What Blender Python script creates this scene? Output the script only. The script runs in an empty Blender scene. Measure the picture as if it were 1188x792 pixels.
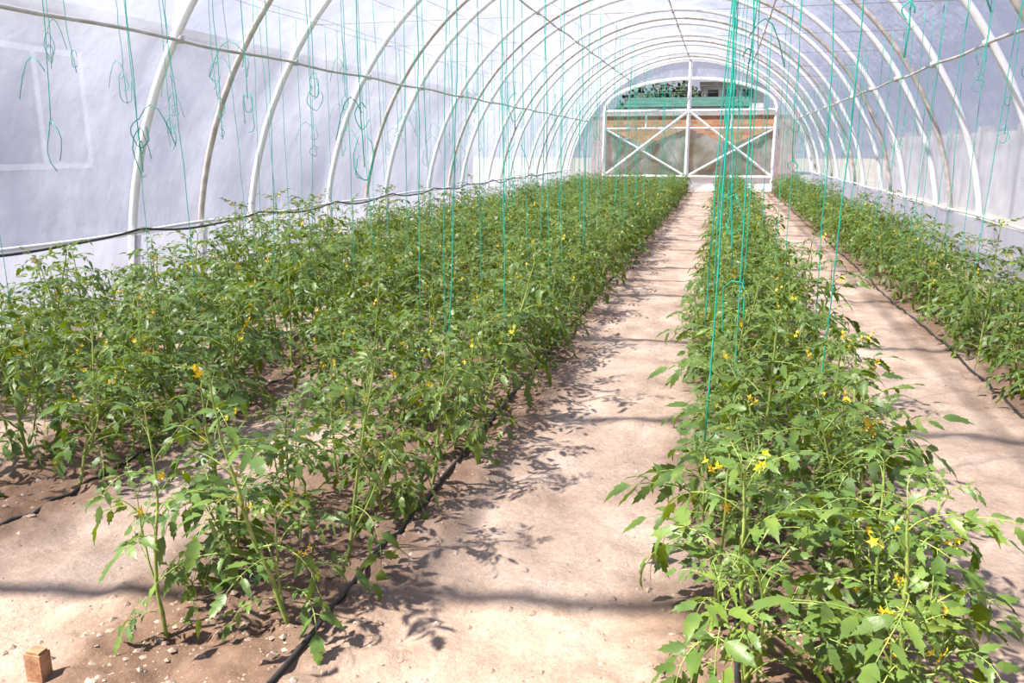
import bpy, math, random
import numpy as np
from mathutils import Vector, Matrix, noise
random.seed(11)
R=random.random
def U(a,b): return a+(b-a)*random.random()
scene=bpy.context.scene
scene.view_settings.view_transform='Standard'
scene.view_settings.exposure=0.0

CX=-1.23; HW=4.35; HT=4.5; Y0=.72; Y1=31.0

# ---------------------------------------------------------------- helpers
def link(o,parent=None):
    scene.collection.objects.link(o)
    if parent: o.parent=parent
    return o
def empty(name):
    o=bpy.data.objects.new(name,None); o.empty_display_size=.2
    return link(o)
class MB:
    def __init__(s): s.v=[];s.f=[];s.m=[]
    def add(s,vs,fs,mi=0):
        b=len(s.v); s.v.extend([tuple(v) for v in vs])
        for f in fs: s.f.append(tuple(i+b for i in f)); s.m.append(mi)
    def tube(s,pts,r,n=6,mi=0,cap=True):
        pts=[Vector(p) for p in pts]; N=len(pts)
        vs=[];fs=[]; up=None
        for i,p in enumerate(pts):
            t=(pts[min(i+1,N-1)]-pts[max(i-1,0)])
            if t.length<1e-9: t=Vector((0,0,1))
            t.normalize()
            if up is None:
                a=Vector((0,0,1)) if abs(t.z)<.9 else Vector((1,0,0))
                up=(a-t*a.dot(t)).normalized()
            else:
                up=up-t*up.dot(t)
                up=up.normalized() if up.length>1e-6 else t.orthogonal().normalized()
            sd=t.cross(up)
            rr=r[i] if hasattr(r,'__len__') else r
            for k in range(n):
                a=2*math.pi*k/n
                vs.append(p+(up*math.cos(a)+sd*math.sin(a))*rr)
        for i in range(N-1):
            for k in range(n):
                k2=(k+1)%n
                fs.append((i*n+k,i*n+k2,(i+1)*n+k2,(i+1)*n+k))
        if cap:
            fs.append(tuple(range(n))[::-1]); fs.append(tuple((N-1)*n+k for k in range(n)))
        s.add(vs,fs,mi)
    def box(s,lo,hi,mi=0):
        x0,y0,z0=lo;x1,y1,z1=hi
        s.add([(x0,y0,z0),(x1,y0,z0),(x1,y1,z0),(x0,y1,z0),(x0,y0,z1),(x1,y0,z1),(x1,y1,z1),(x0,y1,z1)],
              [(3,2,1,0),(4,5,6,7),(0,1,5,4),(1,2,6,5),(2,3,7,6),(3,0,4,7)],mi)
    def mesh(s,name,mats,smooth=True):
        me=bpy.data.meshes.new(name); me.from_pydata(s.v,[],s.f)
        for m in mats: me.materials.append(m)
        me.polygons.foreach_set('material_index',s.m)
        me.polygons.foreach_set('use_smooth',[smooth]*len(s.f))
        me.update(); return me
    def obj(s,name,mats,smooth=True,parent=None):
        return link(bpy.data.objects.new(name,s.mesh(name,mats,smooth)),parent)

# ---------------------------------------------------------------- materials
class NT:
    def __init__(s,name):
        s.m=bpy.data.materials.new(name); s.m.use_nodes=True
        s.t=s.m.node_tree; s.t.nodes.clear(); s.out=s.n('ShaderNodeOutputMaterial')
    def n(s,typ,**kw):
        nd=s.t.nodes.new(typ)
        for k,v in kw.items():
            if k.startswith('_'): setattr(nd,k[1:],v)
            else:
                key=int(k[1:]) if (k[0]=='i' and k[1:].isdigit()) else k.replace('__',' ')
                if hasattr(v,'is_output') : s.t.links.new(v,nd.inputs[key])
                else: nd.inputs[key].default_value=v
        return nd
    def surf(s,sock): s.t.links.new(sock,s.out.inputs['Surface']); return s.m
    def noise(s,scale,detail=3,vec=None,rough=.5):
        nd=s.n('ShaderNodeTexNoise',Scale=scale,Detail=detail,Roughness=rough)
        if vec is None:
            vec=s.n('ShaderNodeTexCoord').outputs['Object']
        s.t.links.new(vec,nd.inputs['Vector']); return nd.outputs['Fac']
    def math(s,op,a,b):
        nd=s.n('ShaderNodeMath',_operation=op)
        for i,v in ((0,a),(1,b)):
            if hasattr(v,'is_output'): s.t.links.new(v,nd.inputs[i])
            else: nd.inputs[i].default_value=v
        return nd.outputs[0]
    def ramp(s,fac,stops):
        nd=s.n('ShaderNodeValToRGB'); s.t.links.new(fac,nd.inputs['Fac'])
        cr=nd.color_ramp
        while len(cr.elements)<len(stops): cr.elements.new(.5)
        for e,(p,c) in zip(cr.elements,stops): e.position=p; e.color=(c[0],c[1],c[2],1)
        return nd.outputs['Color']
    def mixc(s,f,a,b,bt='MIX'):
        nd=s.n('ShaderNodeMix',_data_type='RGBA',_blend_type=bt)
        for idx,v in ((0,f),(6,a),(7,b)):
            if hasattr(v,'is_output'): s.t.links.new(v,nd.inputs[idx])
            else: nd.inputs[idx].default_value=(v if idx==0 else (v[0],v[1],v[2],1))
        return nd.outputs[2]
    def mixs(s,f,a,b):
        nd=s.n('ShaderNodeMixShader')
        if hasattr(f,'is_output'): s.t.links.new(f,nd.inputs[0])
        else: nd.inputs[0].default_value=f
        s.t.links.new(a,nd.inputs[1]); s.t.links.new(b,nd.inputs[2]); return nd.outputs[0]
    def bump(s,h,st,dist):
        nd=s.n('ShaderNodeBump',Strength=st,Distance=dist); s.t.links.new(h,nd.inputs['Height']); return nd.outputs['Normal']
def c4(c): return (c[0],c[1],c[2],1)
def simple(name,c1,c2,scale=10,rough=.6,bump=0,metal=0):
    t=NT(name); f=t.noise(scale,4)
    col=t.ramp(f,[(.35,c1),(.65,c2)])
    p=t.n('ShaderNodeBsdfPrincipled',Roughness=rough,Metallic=metal); t.t.links.new(col,p.inputs['Base Color'])
    if bump: t.t.links.new(t.bump(f,bump,.01),p.inputs['Normal'])
    return t.surf(p.outputs[0])

def leafmat():
    t=NT('tomato_leaf')
    oi=t.n('ShaderNodeObjectInfo'); f=t.noise(9,3)
    a=t.ramp(f,[(.3,(.022,.068,.009)),(.5,(.062,.140,.013)),(.72,(.185,.280,.024))])
    b=t.mixc(oi.outputs['Random'],(.80,.92,.95),(1.38,1.12,.8))
    col=t.mixc(1.0,a,b,'MULTIPLY')
    geo=t.n('ShaderNodeNewGeometry')
    col=t.mixc(geo.outputs['Backfacing'],col,t.mixc(.35,col,(.17,.25,.09)))
    at=t.n('ShaderNodeTexCoord').outputs['Object']
    fb=t.noise(160,2,at)
    p=t.n('ShaderNodeBsdfPrincipled',Roughness=.42); t.t.links.new(col,p.inputs['Base Color'])
    p.inputs['Specular IOR Level'].default_value=.42
    t.t.links.new(t.bump(fb,.3,.002),p.inputs['Normal'])
    tr=t.n('ShaderNodeBsdfTranslucent'); t.t.links.new(t.mixc(.6,col,(.38,.48,.01)),tr.inputs['Color'])
    return t.surf(t.mixs(.26,p.outputs[0],tr.outputs[0]))
M_leaf=leafmat()
M_stem=simple('tomato_stem',(.17,.25,.05),(.32,.39,.09),30,.55)
M_flower=simple('tomato_flower',(.80,.52,.01),(.9,.66,.03),30,.5)

def filmmat(name,trans,body=(.72,.74,.87),streak=.14,graze=.22):
    t=NT(name)
    co=t.n('ShaderNodeTexCoord').outputs['Object']
    mp=t.n('ShaderNodeMapping'); t.t.links.new(co,mp.inputs[0]); mp.inputs['Scale'].default_value=(1,.6,.35)
    f=t.noise(1.3,6,mp.outputs[0],.62)
    mr=t.n('ShaderNodeMapRange'); t.t.links.new(f,mr.inputs[0])
    mr.inputs[1].default_value=.3;mr.inputs[2].default_value=.7
    mr.inputs[3].default_value=1-trans-streak;mr.inputs[4].default_value=1-trans+streak
    # longer optical path at shallow angles -> hazier
    lw=t.n('ShaderNodeLayerWeight',Blend=.5)
    g=t.math('MULTIPLY',t.math('POWER',lw.outputs['Facing'],2.0),graze)
    fac=t.math('MINIMUM',t.math('ADD',mr.outputs[0],g),1.0)
    fb=t.noise(6,4,mp.outputs[0])
    tp=t.n('ShaderNodeBsdfTransparent',Color=(.94,.955,1,1))
    tl=t.n('ShaderNodeBsdfTranslucent',Color=c4(body))
    df=t.n('ShaderNodeBsdfDiffuse',Color=c4(body))
    gl=t.n('ShaderNodeBsdfGlossy',Color=(1,1,1,1),Roughness=.3)
    nb=t.bump(fb,.9,.06)
    for x in (tl,df,gl): t.t.links.new(nb,x.inputs['Normal'])
    s=t.mixs(.42,tl.outputs[0],df.outputs[0]); s=t.mixs(.08,s,gl.outputs[0])
    return t.surf(t.mixs(fac,tp.outputs[0],s))
M_film=filmmat('polyethylene_film',.68)
M_skirt=filmmat('skirt_film',.25,(.68,.68,.78),.06,.1)
M_endfilm=filmmat('end_film',.45)
M_white=simple('white_painted_tube',(.84,.84,.86),(.90,.90,.92),6,.4)
M_rust=simple('dusty_metal_tube',(.40,.35,.30),(.62,.57,.52),9,.6)
M_purlin=simple('purlin_pipe',(.44,.40,.37),(.62,.59,.57),5,.5)
M_wire=simple('galvanised_wire',(.35,.33,.32),(.5,.48,.46),20,.4,0,.3)
M_twine=simple('green_twine',(.005,.38,.27),(.015,.52,.38),40,.5)
M_black=simple('black_polyethylene_hose',(.012,.012,.014),(.04,.038,.036),12,.5)
M_wood=simple('stake_wood',(.30,.14,.07),(.48,.27,.15),30,.8,.5)

def soilmat():
    t=NT('sandy_soil')
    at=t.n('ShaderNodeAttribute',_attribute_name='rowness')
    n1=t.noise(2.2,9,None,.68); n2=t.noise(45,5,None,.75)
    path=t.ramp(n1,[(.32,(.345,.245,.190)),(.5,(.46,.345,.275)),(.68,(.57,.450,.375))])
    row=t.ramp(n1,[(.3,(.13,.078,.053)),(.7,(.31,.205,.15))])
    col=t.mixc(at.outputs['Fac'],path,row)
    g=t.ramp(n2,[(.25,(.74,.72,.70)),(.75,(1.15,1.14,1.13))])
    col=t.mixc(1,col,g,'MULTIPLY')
    p=t.n('ShaderNodeBsdfPrincipled',Roughness=.95); t.t.links.new(col,p.inputs['Base Color'])
    p.inputs['Specular IOR Level'].default_value=.1
    t.t.links.new(t.bump(t.noise(22,9,None,.72),.8,.018),p.inputs['Normal'])
    return t.surf(p.outputs[0])
M_soil=soilmat()
M_clod=simple('soil_clod',(.23,.155,.115),(.42,.32,.26),8,.95,.6)
M_out=simple('outdoor_ground',(.28,.25,.17),(.40,.36,.28),.6,.95)

# ---------------------------------------------------------------- ground
BEDS=[-4.45,-2.95,-1.42,.30,2.08]
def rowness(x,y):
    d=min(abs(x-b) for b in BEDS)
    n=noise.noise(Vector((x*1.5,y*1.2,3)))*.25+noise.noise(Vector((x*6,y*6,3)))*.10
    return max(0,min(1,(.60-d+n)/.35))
def gh(x,y):
    r=rowness(x,y)
    h=noise.noise(Vector((x*1.3,y*1.3,0)))*.028+noise.noise(Vector((x*6,y*6,5)))*.022+noise.noise(Vector((x*15,y*15,2)))*.008
    h+=r*(.015+.032*noise.noise(Vector((x*13,y*13,9))))
    return h
ys=[-3.0]
while ys[-1]<1.2: ys.append(ys[-1]+.15)
while ys[-1]<Y1+.2: ys.append(ys[-1]+max(.018,ys[-1]*.009))
xs=list(np.arange(-5.75,3.35,.028))
nx=len(xs); vs=[];rw=[]
for y in ys:
    for x in xs:
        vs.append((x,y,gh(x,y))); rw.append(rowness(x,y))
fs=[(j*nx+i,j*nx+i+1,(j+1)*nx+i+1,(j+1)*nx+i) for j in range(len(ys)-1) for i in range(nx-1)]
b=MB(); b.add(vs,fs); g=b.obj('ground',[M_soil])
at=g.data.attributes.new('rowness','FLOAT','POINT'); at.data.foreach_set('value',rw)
b=MB(); b.box((-80,-60,-.5),(80,140,-.07)); b.obj('ground_outdoor',[M_out],False)

# clods
b=MB()
base=[(0,0,1),(.9,0,.3),(.28,.85,.3),(-.72,.53,.3),(-.72,-.53,.3),(.28,-.85,.3),(0,0,-.6)]
bf=[(0,1,2),(0,2,3),(0,3,4),(0,4,5),(0,5,1),(6,2,1),(6,3,2),(6,4,3),(6,5,4),(6,1,5)]
def clod(x,y,s):
    if abs(x+1.84)<.06 and abs(y-1.7)<.06: return
    a=U(0,6.28);z=gh(x,y)-s*.25
    vs=[]
    for v in base:
        k=s*U(.7,1.3)
        vs.append((x+(v[0]*math.cos(a)-v[1]*math.sin(a))*k,y+(v[0]*math.sin(a)+v[1]*math.cos(a))*k,z+v[2]*k*.75))
    b.add(vs,bf)
for i in range(18000):
    bd=random.choice([-2.95,-1.42,-1.42,-1.42,.3,.3,2.08])
    y=1.3+12*R()**2; x=bd+random.gauss(0,.34)
    clod(x,y,.002+.017*R()**4)
for i in range(6000):
    x=U(-3.5,2.5);y=1.3+7*R()**1.6
    clod(x,y,.0012+.005*R()**3)
b.obj('soil_clods',[M_clod],False)

# ---------------------------------------------------------------- tunnel frame
def arcpt(a,y,off=0):
    return (CX+(HW+off)*math.cos(a),y,(HT+off)*math.sin(a))
def arc(y,off=0,n=48,z0=-.02): return [ (arcpt(math.pi*i/n,y,off) if 0<i<n else (arcpt(math.pi*i/n,y,off)[0],y,z0)) for i in range(n+1)]
frame=empty('greenhouse_tunnel_frame')
white=[.77,2.75,4.75,6.87,8.99,11.05,13.2]
while white[-1]<29: white.append(white[-1]+2.15)
rust=[7.97,12.4,16.6,20.9,25.2,29.4]
for y in white+[Y1-.05]:
    b=MB(); b.tube(arc(y),.040,10); b.obj('arch_rib',[M_white],True,frame)
for y in rust:
    b=MB(); b.tube(arc(y),.032,10); b.obj('arch_rib_bare',[M_rust],True,frame)
def ang(dx): return math.acos(dx/HW)
b=MB()
for dx in (-3.63,-2.15,0,2.0,3.63):
    a=ang(dx); x,_,z=arcpt(a,0,-.055)
    n=60; pts=[(x,Y0+(Y1-Y0)*i/n,z+.012*math.sin(i*1.3)) for i in range(n+1)]
    b.tube(pts,.017,8)
    for y in white: # clamps
        b.box((x-.03,y-.025,z-.025),(x+.03,y+.025,z+.04))
b.obj('purlins',[M_purlin],True,frame)
b=MB()
for sgn in (-1,1):
    a=math.asin(.72/HT); a=a if sgn>0 else math.pi-a
    x,_,z=arcpt(a,0,-.05)
    b.tube([(x,Y0+(Y1-Y0)*i/60,z+.01*math.sin(i)) for i in range(61)],.018,8)
b.obj('side_rail',[M_white],True,frame)

# film
def filmmesh(name,a0,a1,off,mat,na,ny,amp):
    b=MB();vs=[]
    for j in range(ny+1):
        y=Y0+(Y1-Y0)*j/ny
        for i in range(na+1):
            a=a0+(a1-a0)*i/na
            o=off+amp*noise.noise(Vector((a*6,y*1.1,off*30)))+amp*.35*noise.noise(Vector((a*14,y*2.6,7)))
            p=arcpt(a,y,o); vs.append((p[0],p[1],p[2]-.02))
    m=na+1
    fs=[(j*m+i,(j+1)*m+i,(j+1)*m+i+1,j*m+i+1) for j in range(ny) for i in range(na)]
    b.add(vs,fs); return b.obj(name,[mat],True,frame)
filmmesh('greenhouse_film',0,math.pi,.07,M_film,110,200,.026)
aS=math.asin(.70/HT)
filmmesh('side_skirt',0,aS,-.045,M_skirt,6,150,.03)
filmmesh('side_skirt',math.pi-aS,math.pi,-.045,M_skirt,6,150,.03)

# ---------------------------------------------------------------- end wall
end=empty('end_wall')
ye=Y1
FX=3.0; FT=2.85
def endshape():
    b=MB(); n=60; vs=[];fs=[]
    for i in range(n+1):
        a=math.pi*i/n
        o=(CX+HW*math.cos(a),ye,max(0,HT*math.sin(a)))
        c,s=math.cos(a),math.sin(a)
        t=FX/max(1e-6,abs(c)*HW)
        x,z=c*HW*t,s*HT*t
        if z>FT:
            lo,hi=0,1.
            for _ in range(30):
                m=(lo+hi)/2; x,z=c*HW*m,s*HT*m
                top=FT+1.05*math.sqrt(max(0,1-(x/FX)**2))
                if z<top: lo=m
                else: hi=m
        vs+= [o,(CX+x,ye,z)]
    for i in range(n): fs.append((2*i,2*i+1,2*i+3,2*i+2))
    b.add(vs,fs); b.obj('end_film',[M_endfilm],True,end)
endshape()
b=MB()
yf=ye-.06
def bar(x0,z0,x1,z1,r=.045,dy=0): b.tube([(CX+x0,yf+dy,z0),(CX+x1,yf+dy,z1)],r,4)
for x in (-FX,0,FX): bar(x,0,x,FT if x else HT,.07)
bar(-FX,FT-.05,FX,FT-.05,.06); bar(-FX,2.2,FX,2.2,.035); bar(-FX,.5,FX,.5,.055)
for s in (-1,1):
    bar(s*FX,.5,0,FT-.05,.045,-.02); bar(0,.5,s*FX,2.2,.04,.02)
    bar(s*1.5,2.2,s*1.5,FT,.03)
pts=[(CX+FX*math.cos(math.pi*i/30),yf,FT+1.05*math.sin(math.pi*i/30)) for i in range(31)]
b.tube(pts,.06,6)
b.obj('end_frame',[M_white],False,end)
b=MB(); b.box((CX-FX,ye-.02,0),(CX+FX,ye+.02,.48)); b.obj('end_kickboard',[M_white],False,end)
t=NT('shade_net'); f=t.noise(1.2,4)
col=t.ramp(f,[(.4,(.17,.22,.18)),(.6,(.42,.46,.46))])
d=t.n('ShaderNodeBsdfDiffuse');t.t.links.new(col,d.inputs[0]); tl=t.n('ShaderNodeBsdfTranslucent');t.t.links.new(col,tl.inputs[0])
tp=t.n('ShaderNodeBsdfTransparent')
M_net=t.surf(t.mixs(.80,tp.outputs[0],t.mixs(.35,d.outputs[0],tl.outputs[0])))
b=MB()
for s in (-1,1):
    n=24;vs=[]
    for j in range(7):
        for i in range(n+1):
            x=s*(.05+(FX-.1)*i/n)
            top=2.18-.55*(1-abs(2*i/n-1))   # net sags between the posts
            z=.5+(top-.5)*j/6
            vs.append((CX+x,ye+.03+.03*math.sin(i*1.1+j),z))
    b.add(vs,[(j*(n+1)+i,j*(n+1)+i+1,(j+1)*(n+1)+i+1,(j+1)*(n+1)+i) for j in range(6) for i in range(n)])
b.obj('door_net_panel',[M_net],True,end)

# ---------------------------------------------------------------- outside
t=NT('brick'); co=t.n('ShaderNodeTexCoord').outputs['Object']
mp=t.n('ShaderNodeMapping'); t.t.links.new(co,mp.inputs[0]); mp.inputs['Rotation'].default_value=(math.radians(-90),0,0)
br=t.n('ShaderNodeTexBrick',Scale=1.6); t.t.links.new(mp.outputs[0],br.inputs['Vector'])
br.inputs['Mortar Size'].default_value=.03
br.inputs['Color1'].default_value=(.28,.11,.05,1);br.inputs['Color2'].default_value=(.44,.22,.115,1);br.inputs['Mortar'].default_value=(.27,.21,.16,1)
p=t.n('ShaderNodeBsdfPrincipled',Roughness=.9);t.t.links.new(br.outputs[0],p.inputs[0]);M_brick=t.surf(p.outputs[0])
M_conc=simple('concrete',(.28,.27,.29),(.36,.35,.37),2,.9)
M_plaster=simple('plaster',(.38,.39,.48),(.45,.45,.54),1,.9)
M_plaster2=simple('house_plaster',(.5,.5,.54),(.6,.6,.64),1,.9)
M_pane=simple('window_pane',(.24,.25,.35),(.28,.29,.39),1,.35)
M_wf=simple('window_frame',(.62,.62,.70),(.66,.66,.74),1,.6)
M_dark=simple('dark_roofing',(.035,.03,.03),(.08,.07,.07),3,.8)
M_green=simple('green_roof',(.025,.085,.065),(.05,.13,.10),1.5,.7)
M_bush=simple('dark_foliage',(.015,.032,.012),(.04,.07,.02),2,.8)
w=empty('garden_wall')
b=MB(); b.box((-5.6,37,-.07),(3.0,37.25,2.86)); b.obj('bricks',[M_brick],False,w)
b=MB(); b.box((-5.65,36.93,2.86),(3.05,37.32,3.0)); b.obj('coping',[M_conc],False,w)
s=empty('shed')
b=MB(); b.box((-4.4,40,-.07),(.9,44,3.35)); b.obj('shed_walls',[M_plaster2],False,s)
b=MB(); b.add([(-4.6,39.6,3.35),(1.1,39.6,3.35),(1.1,42,3.9),(-4.6,42,3.9),(1.1,44.3,3.35),(-4.6,44.3,3.35)],[(0,1,2,3),(3,2,4,5),(1,4,2),(0,3,5)]); b.obj('shed_roof',[M_green],False,s)
h=empty('house')
b=MB(); b.box((-1.3,52,-.07),(2.2,58,5.05)); b.obj('house_walls',[M_plaster2],False,h)
b=MB()
for x in (-1.0,0.0,1.0): b.box((x,51.95,4.35),(x+.6,52.02,4.85))
b.obj('house_windows',[M_dark],False,h)
b=MB(); b.box((-1.5,51.6,5.05),(2.4,58.2,5.3)); b.obj('house_roof',[M_dark],False,h)
def bush(name,cx,cy,rx,ry,rz,n,ls):
    b=MB()
    b.tube([(cx,cy,-.07),(cx,cy,rz*.7)],[.2,.08],8,1)
    for i in range(n):
        v=Vector((random.gauss(0,1),random.gauss(0,1),random.gauss(0,1))).normalized()*(U(.55,1))
        k=1+.25*noise.noise(v*2.5)
        c=Vector((cx+v.x*rx*k,cy+v.y*ry*k,max(.05,rz*.62+v.z*rz*.6*k)))
        a=Vector((U(-1,1),U(-1,1),U(-1,1))).normalized(); d=a.orthogonal().normalized()
        b.add([c-a*ls,c+d*ls*.5,c+a*ls,c-d*ls*.5],[(0,1,2,3)])
    b.obj(name,[M_bush,M_stem],False)
for (x,y,rx,rz) in [(-4.6,49,1.8,4.0),(-3.2,50,1.8,4.3),(-2.0,49.5,1.3,4.1)]:
    bush('tree',x,y,rx,2,rz,3000,.16)
bl=empty('neighbour_building')
b=MB(); b.box((-13,3,-.07),(-9,30,3.3)); b.obj('building_walls',[M_plaster],False,bl)
WY=(8.75,20.2)
b=MB(); 
for y in WY: b.box((-9.02,y,1.3),(-8.96,y+1.6,2.75))
b.obj('building_windows',[M_pane],False,bl)
b=MB()
for y in WY:
    for z in (1.22,2.75): b.box((-9.02,y-.08,z),(-8.93,y+1.68,z+.08))
    for yy in (y-.08,y+.76,y+1.6): b.box((-9.02,yy,1.3),(-8.93,yy+.08,2.75))
b.obj('building_window_frames',[M_wf],False,bl)
b=MB(); b.box((-13.3,2.7,3.3),(-8.7,30.3,3.42)); b.obj('building_roof',[M_conc],False,bl)
b=MB(); b.box((6.5,0,-.07),(6.7,36,1.9))
for y in range(0,37,3): b.box((6.42,y,-.07),(6.78,y+.25,2.05))
b.obj('concrete_fence',[M_conc],False)

# ---------------------------------------------------------------- tomato plants
LT=[0,.10,.24,.31,.48,.55,.72,.79,1.0]
LW=[0,.22,.42,.30,.37,.24,.23,.12,0]
LS=[0,.02,.06,.0,.07,.0,.06,.0,0]
def leaflet(b,base,d,nrm,L,W,droop):
    side=d.cross(nrm).normalized()
    vs=[];n=len(LT); curl=U(-.15,.45)
    for k in range(n):
        t=LT[k]
        vs.append(base+d*(L*t)-nrm*(droop*L*t*t))
    for sg in (-1,1):
        for k in range(1,n-1):
            t=LT[k]+LS[k]
            w=LW[k]*W*U(.82,1.18)
            c=base+d*(L*t)-nrm*(droop*L*t*t)
            vs.append(c+side*sg*w+nrm*(curl*w+U(-.05,.05)*W))
    fs=[]
    for si in range(2):
        o=n+si*(n-2)
        e=lambda k:(0 if k==0 else (n-1 if k==n-1 else o+k-1))
        for k in range(n-1):
            q=[k,k+1,e(k+1),e(k)]
            q=[x for i,x in enumerate(q) if x not in q[:i]]
            if si==0: q=q[::-1]
            if len(q)>2: fs.append(tuple(q))
    b.add(vs,fs,0)
def compound(b,base,az,el,L,sz,rad=.0028):
    d=Vector((math.cos(az)*math.cos(el),math.sin(az)*math.cos(el),math.sin(el)))
    pts=[base.copy()];dirs=[d.copy()];N=9
    sag=U(.10,.28); tw=U(-.12,.12)
    p=base.copy();e=el;a=az
    for i in range(N):
        e-=sag*(1.0 if i>1 else .3); a+=tw
        e=max(e,-1.25)
        d=Vector((math.cos(a)*math.cos(e),math.sin(a)*math.cos(e),math.sin(e)))
        p=p+d*(L/N); pts.append(p.copy());dirs.append(d.copy())
    b.tube(pts,[rad*(1-.6*i/N) for i in range(N+1)],4,1,False)
    roll=U(-.5,.5)
    def fr(i):
        d=dirs[i]; s=Vector((-math.sin(a),math.cos(a),0)); s=(s-d*s.dot(d)).normalized()
        n=s.cross(d)*-1
        if n.z<0: n=-n
        q=Matrix.Rotation(roll,3,d); return d,q@s,q@n
    for i,k in ((3,.70),(5,1.0),(7,.95)):
        d,s,n=fr(i)
        for sg in (-1,1):
            an=U(.65,1.1)
            dd=(d*math.cos(an)+s*sg*math.sin(an)+n*U(-.5,.15)).normalized()
            nn=(n-dd*n.dot(dd)).normalized()
            nn=Matrix.Rotation(U(-.7,.7),3,dd)@nn
            l=sz*k*U(.85,1.18)
            st=pts[i]+dd*l*.18
            b.tube([pts[i],st],rad*.45,3,1,False)
            leaflet(b,st,dd,nn,l,l*U(.46,.62),U(.1,.65))
    for i in (4,6):
        d,s,n=fr(i)
        for sg in (-1,1):
            dd=(d*.6+s*sg+n*U(-.2,.2)).normalized(); nn=(n-dd*n.dot(dd)).normalized()
            leaflet(b,pts[i],dd,nn,sz*.32,sz*.22,.2)
    d,s,n=fr(N)
    leaflet(b,pts[N],d,n,sz*1.25,sz*.72,U(.1,.6))
def flower(b,base,az):
    p=base;d=Vector((math.cos(az),math.sin(az),.5)).normalized()
    q=p+d*.075; q2=q+d*.02+Vector((0,0,-.01)); b.tube([p,q,q2],.0013,3,1,False)
    for c in (q,q2,q2+d*.014+Vector((0,0,.016))):
        ax=(d+Vector((U(-.5,.5),U(-.5,.5),-.8))).normalized(); o=ax.orthogonal().normalized()
        for k in range(5):
            pd=Matrix.Rotation(k*1.2566,3,ax)@o; sd=ax.cross(pd)
            b.add([c,c+pd*.006+sd*.0035,c+pd*.014-ax*.004,c+pd*.006-sd*.0035],[(0,1,2,3)],2)
        b.add([c+ax*.010,c+o*.003,c-o*.003],[(0,1,2)],2)
def shoot(b,base,az,el,H,nl,r0,sz):
    pts=[base.copy()];N=nl+3; a=az; e=el; p=base.copy()
    for i in range(N):
        e=e+(1.5-e)*.22+U(-.14,.14); a+=U(-.4,.4)
        d=Vector((math.cos(a)*math.cos(e),math.sin(a)*math.cos(e),math.sin(e)))
        p=p+d*(H/N); pts.append(p.copy())
    b.tube(pts,[r0*(1-.68*i/N) for i in range(N+1)],6,1,False)
    ph=U(0,6.28)
    for i in range(1,N+1):
        f=i/N
        ph+=2.4+U(-.35,.35)
        grow=(1.0 if f<.62 else 1-(f-.62)*1.35)
        if f<.15: grow*=.7
        if f<.5 and R()<.14: continue
        compound(b,pts[i],ph,(U(.1,.6) if f<.3 else U(.35,1.05)+.3*f),U(.22,.32)*grow*sz/.075,sz*grow*U(.85,1.15),.0028*max(.5,grow))
        if R()<.20 and f>.4: flower(b,pts[i],ph+1.5)
    compound(b,pts[-1],ph+2,1.25,.08,sz*.42,.0015); compound(b,pts[-1],ph+4.2,1.1,.07,sz*.38,.0015)
    return pts
def plantmesh(idx,H):
    b=MB()
    pts=shoot(b,Vector((0,0,-.03)),U(0,6.28),U(1.25,1.55),H,11,.0085,.080)
    for k in range(random.choice((1,2,3))):
        j=random.choice((1,2,3,4,6)); 
        shoot(b,pts[j],U(0,6.28),U(.6,1.1),H*U(.38,.62),5,.005,.070)
    return b.mesh('tomato_plant_mesh_%d'%idx,[M_leaf,M_stem,M_flower])
NV=14
meshes=[plantmesh(i,U(.66,.94)) for i in range(NV)]
LINES=[(-4.45,[(-.25,3.4),(.2,3.5)]),
       (-2.95,[(-.72,3.7),(-.25,2.7),(.22,2.85),]),
       (-1.42,[(-.72,4.2),(-.24,1.98),(.18,2.1)]),
       (.30,[(-.21,2.0),(.21,1.88)]),
       (2.08,[(-.18,3.2),(.2,3.35)])]
cnt=0
for bd,ls in LINES:
    row=empty('tomato_plant_row')
    for o,st in ls:
        y=st
        while y<Y1-1.2:
            x=bd+o+U(-.06,.06)
            me=random.choice(meshes)
            ob=bpy.data.objects.new('tomato_plant',me); link(ob,row)
            sc=U(.78,1.10)*(1.0 if y<14 else .86)
            if bd<-2.5 and y<9: sc*=1.05
            if bd>0 and bd<1 and y<3: sc=U(1.02,1.14)
            ob.location=(x,y,gh(x,y)); ob.rotation_euler=(U(-.13,.13),U(-.13,.13),U(0,6.28)); ob.scale=(sc,sc,sc*U(.92,1.1))
            y+=U(.33,.45); cnt+=1
print('plants',cnt)

# ---------------------------------------------------------------- drip lines
b=MB()
for x0 in (-4.25,-2.72,-1.17,.13,.42,1.74):
    y=1.3;pts=[]
    while y<Y1-.6:
        x=x0+.03*noise.noise(Vector((x0,y*.8,1))); pts.append((x,y,gh(x,y)+.008+.010*abs(noise.noise(Vector((x0,y*2,4)))))); y+=.08+y*.01
    b.tube(pts,.0085,6)
b.obj('drip_irrigation_hoses',[M_black])
b=MB();pts=[]
for i in range(300):
    y=5+24*i/299; a=math.pi-math.asin((.72)/HT); x,_,z=arcpt(a,y,-.10)
    s=abs(math.sin((y-4.75)/2.14*math.pi))
    w=noise.noise(Vector((y*.9,0,0)))
    pts.append((x+.02*w,y,z+.04-.07*s+.06*w))
b.tube(pts,.012,6)
b.obj('water_supply_hose',[M_black],True,frame)

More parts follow.
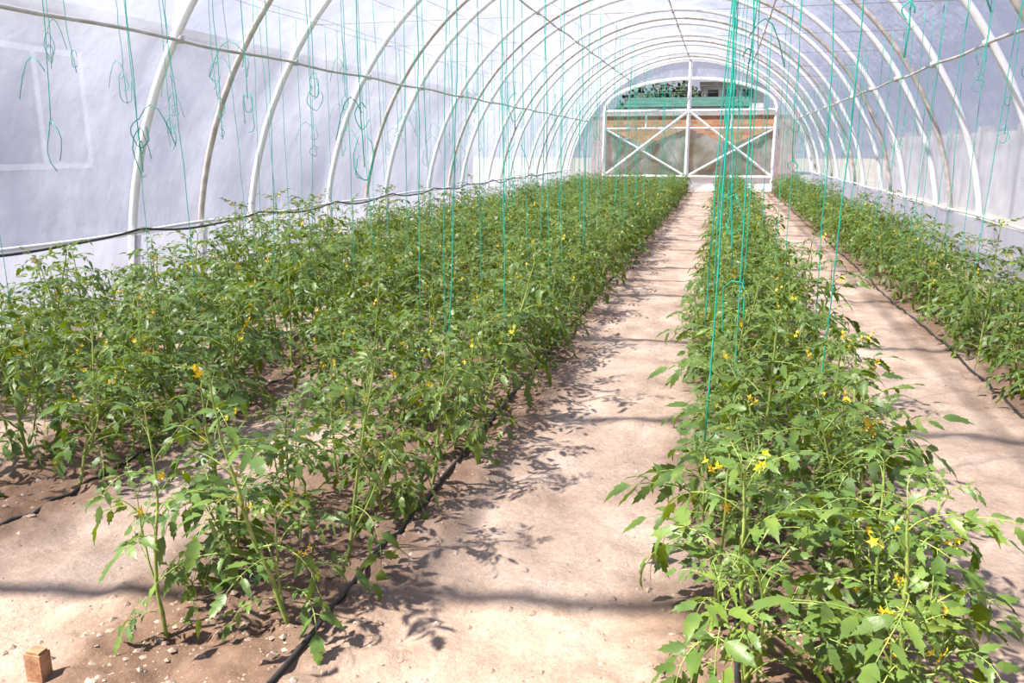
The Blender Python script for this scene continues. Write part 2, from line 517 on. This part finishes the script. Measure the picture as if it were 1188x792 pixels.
# ---------------------------------------------------------------- support wires & twine
WZ=2.85
b=MB()
wx=[-4.45,-4.25,-3.2,-2.73,-1.64,-1.24,.09,.49,1.90,2.04]
YE=Y1-.2
for x in wx:
    b.tube([(x,Y0+(YE-Y0)*i/30,WZ-.02*abs(math.sin(i*1.57))) for i in range(31)],.0022,4)
for y in white[1:]:
    hx=HW*math.sqrt(1-(WZ/HT)**2)
    b.tube([(CX-hx,y,WZ+.006),(CX+hx,y,WZ+.006)],.003,4)
b.obj('support_wires',[M_wire],True,frame)
b=MB()
def loop(c,r):
    ph=U(0,6.28); el=U(1.2,2.8); pts=[]
    ph2=U(0,6.28)
    for i in range(12):
        a=ph+i/11*U(4.8,5.4)
        pts.append(Vector(c)+Vector((math.cos(a)*r+.2*r*math.sin(3*a+ph2),math.sin(ph)*r*.5*math.cos(a),math.sin(a)*r*el-r*el)))
    b.tube(pts,.0025,4)
def twine(x,y,zb,xt=None,r=.0027,top=WZ):
    xt=x if xt is None else xt; n=12;pts=[]
    bow=U(-.03,.03);bw=U(-.03,.03)
    for i in range(n+1):
        f=i/n; k=math.sin(math.pi*f)
        pts.append((xt+(x-xt)*f+bow*k+U(-.005,.005),y+bw*k,top-(top-zb)*f))
    b.tube(pts,r,4)
for i,x in enumerate(wx):
    y=3.4+U(0,.6)
    if i==7: y=2.9
    while y<Y1-1.5:
        xx=x+U(-.06,.06)
        if R()<.65: twine(xx+U(-.10,.10),y+U(-.08,.08),U(.15,.5),xx)
        else:
            zb=U(1.2,2.1); twine(xx,y,zb,xx)
            for q in range(random.choice((1,2,3))): loop((xx,y,zb+U(.0,.3)),U(.015,.05))
            if R()<.6:
                sg=random.choice((-1,1)); L=U(.12,.25)
                pts=[Vector((xx,y,zb+.25))+Vector((sg*L*t,0,.10*math.sin(t*3)-.14*t*t)) for t in (0,.2,.4,.6,.8,1)]
                b.tube(pts,.0025,4)
        y+=U(.45,.9)*(1.4 if i in(6,7) else 1.0)
for k in range(6):
    yy=2.65+k*.75
    twine(.05+U(-.10,.10),yy,U(.3,.8),.03+U(-.03,.03))
    if k%2: loop((.08,yy,1.1+U(-.3,.3)),.05)
b.obj('plant_support_twine',[M_twine])

# stake
b=MB(); x,y=-1.84,1.70
b.box((x-.027,y-.02,-.06),(x+.027,y+.02,.085)); b.box((x-.022,y-.016,.085),(x+.022,y+.016,.093))
o=b.obj('wooden_stake',[M_wood],False)

# ---------------------------------------------------------------- light
sun=bpy.data.lights.new('sun','SUN'); sun.energy=12.8; sun.angle=.020; sun.color=(1,.95,.86)
so=link(bpy.data.objects.new('sun',sun))
so.rotation_euler=Vector((.50,.33,-.80)).to_track_quat('-Z','Y').to_euler()
wd=bpy.data.worlds.new('sky'); scene.world=wd; wd.use_nodes=True
nt=wd.node_tree; bg=nt.nodes['Background']
tc=nt.nodes.new('ShaderNodeTexCoord'); sp=nt.nodes.new('ShaderNodeSeparateXYZ'); cr=nt.nodes.new('ShaderNodeValToRGB')
nt.links.new(tc.outputs['Generated'],sp.inputs[0]); nt.links.new(sp.outputs['Z'],cr.inputs[0]); nt.links.new(cr.outputs[0],bg.inputs[0])
cr.color_ramp.elements[0].position=0; cr.color_ramp.elements[0].color=(.60,.63,.77,1)
cr.color_ramp.elements[1].position=.8; cr.color_ramp.elements[1].color=(.26,.38,.78,1)
bg.inputs[1].default_value=.82

# ---------------------------------------------------------------- camera
f=950.
Yc=Vector((244,224,f)).normalized(); th=math.atan(224/f)
Zc=Vector((0,math.cos(th),-math.sin(th)))
Xc=Vector((1,0,0)); Xc=(Xc-Yc*Xc.dot(Yc)-Zc*Xc.dot(Zc)).normalized()
right=Vector((Xc[0],Yc[0],Zc[0])); up=Vector((Xc[1],Yc[1],Zc[1])); fw=Vector((Xc[2],Yc[2],Zc[2]))
M=Matrix((right,up,-fw)).transposed().to_4x4(); M.translation=(0,0,1.5)
cam=bpy.data.cameras.new('camera'); cam.lens=f/1188*36; cam.sensor_width=36; cam.clip_end=300; cam.clip_start=.05
co=link(bpy.data.objects.new('camera',cam)); co.matrix_world=M
scene.camera=co
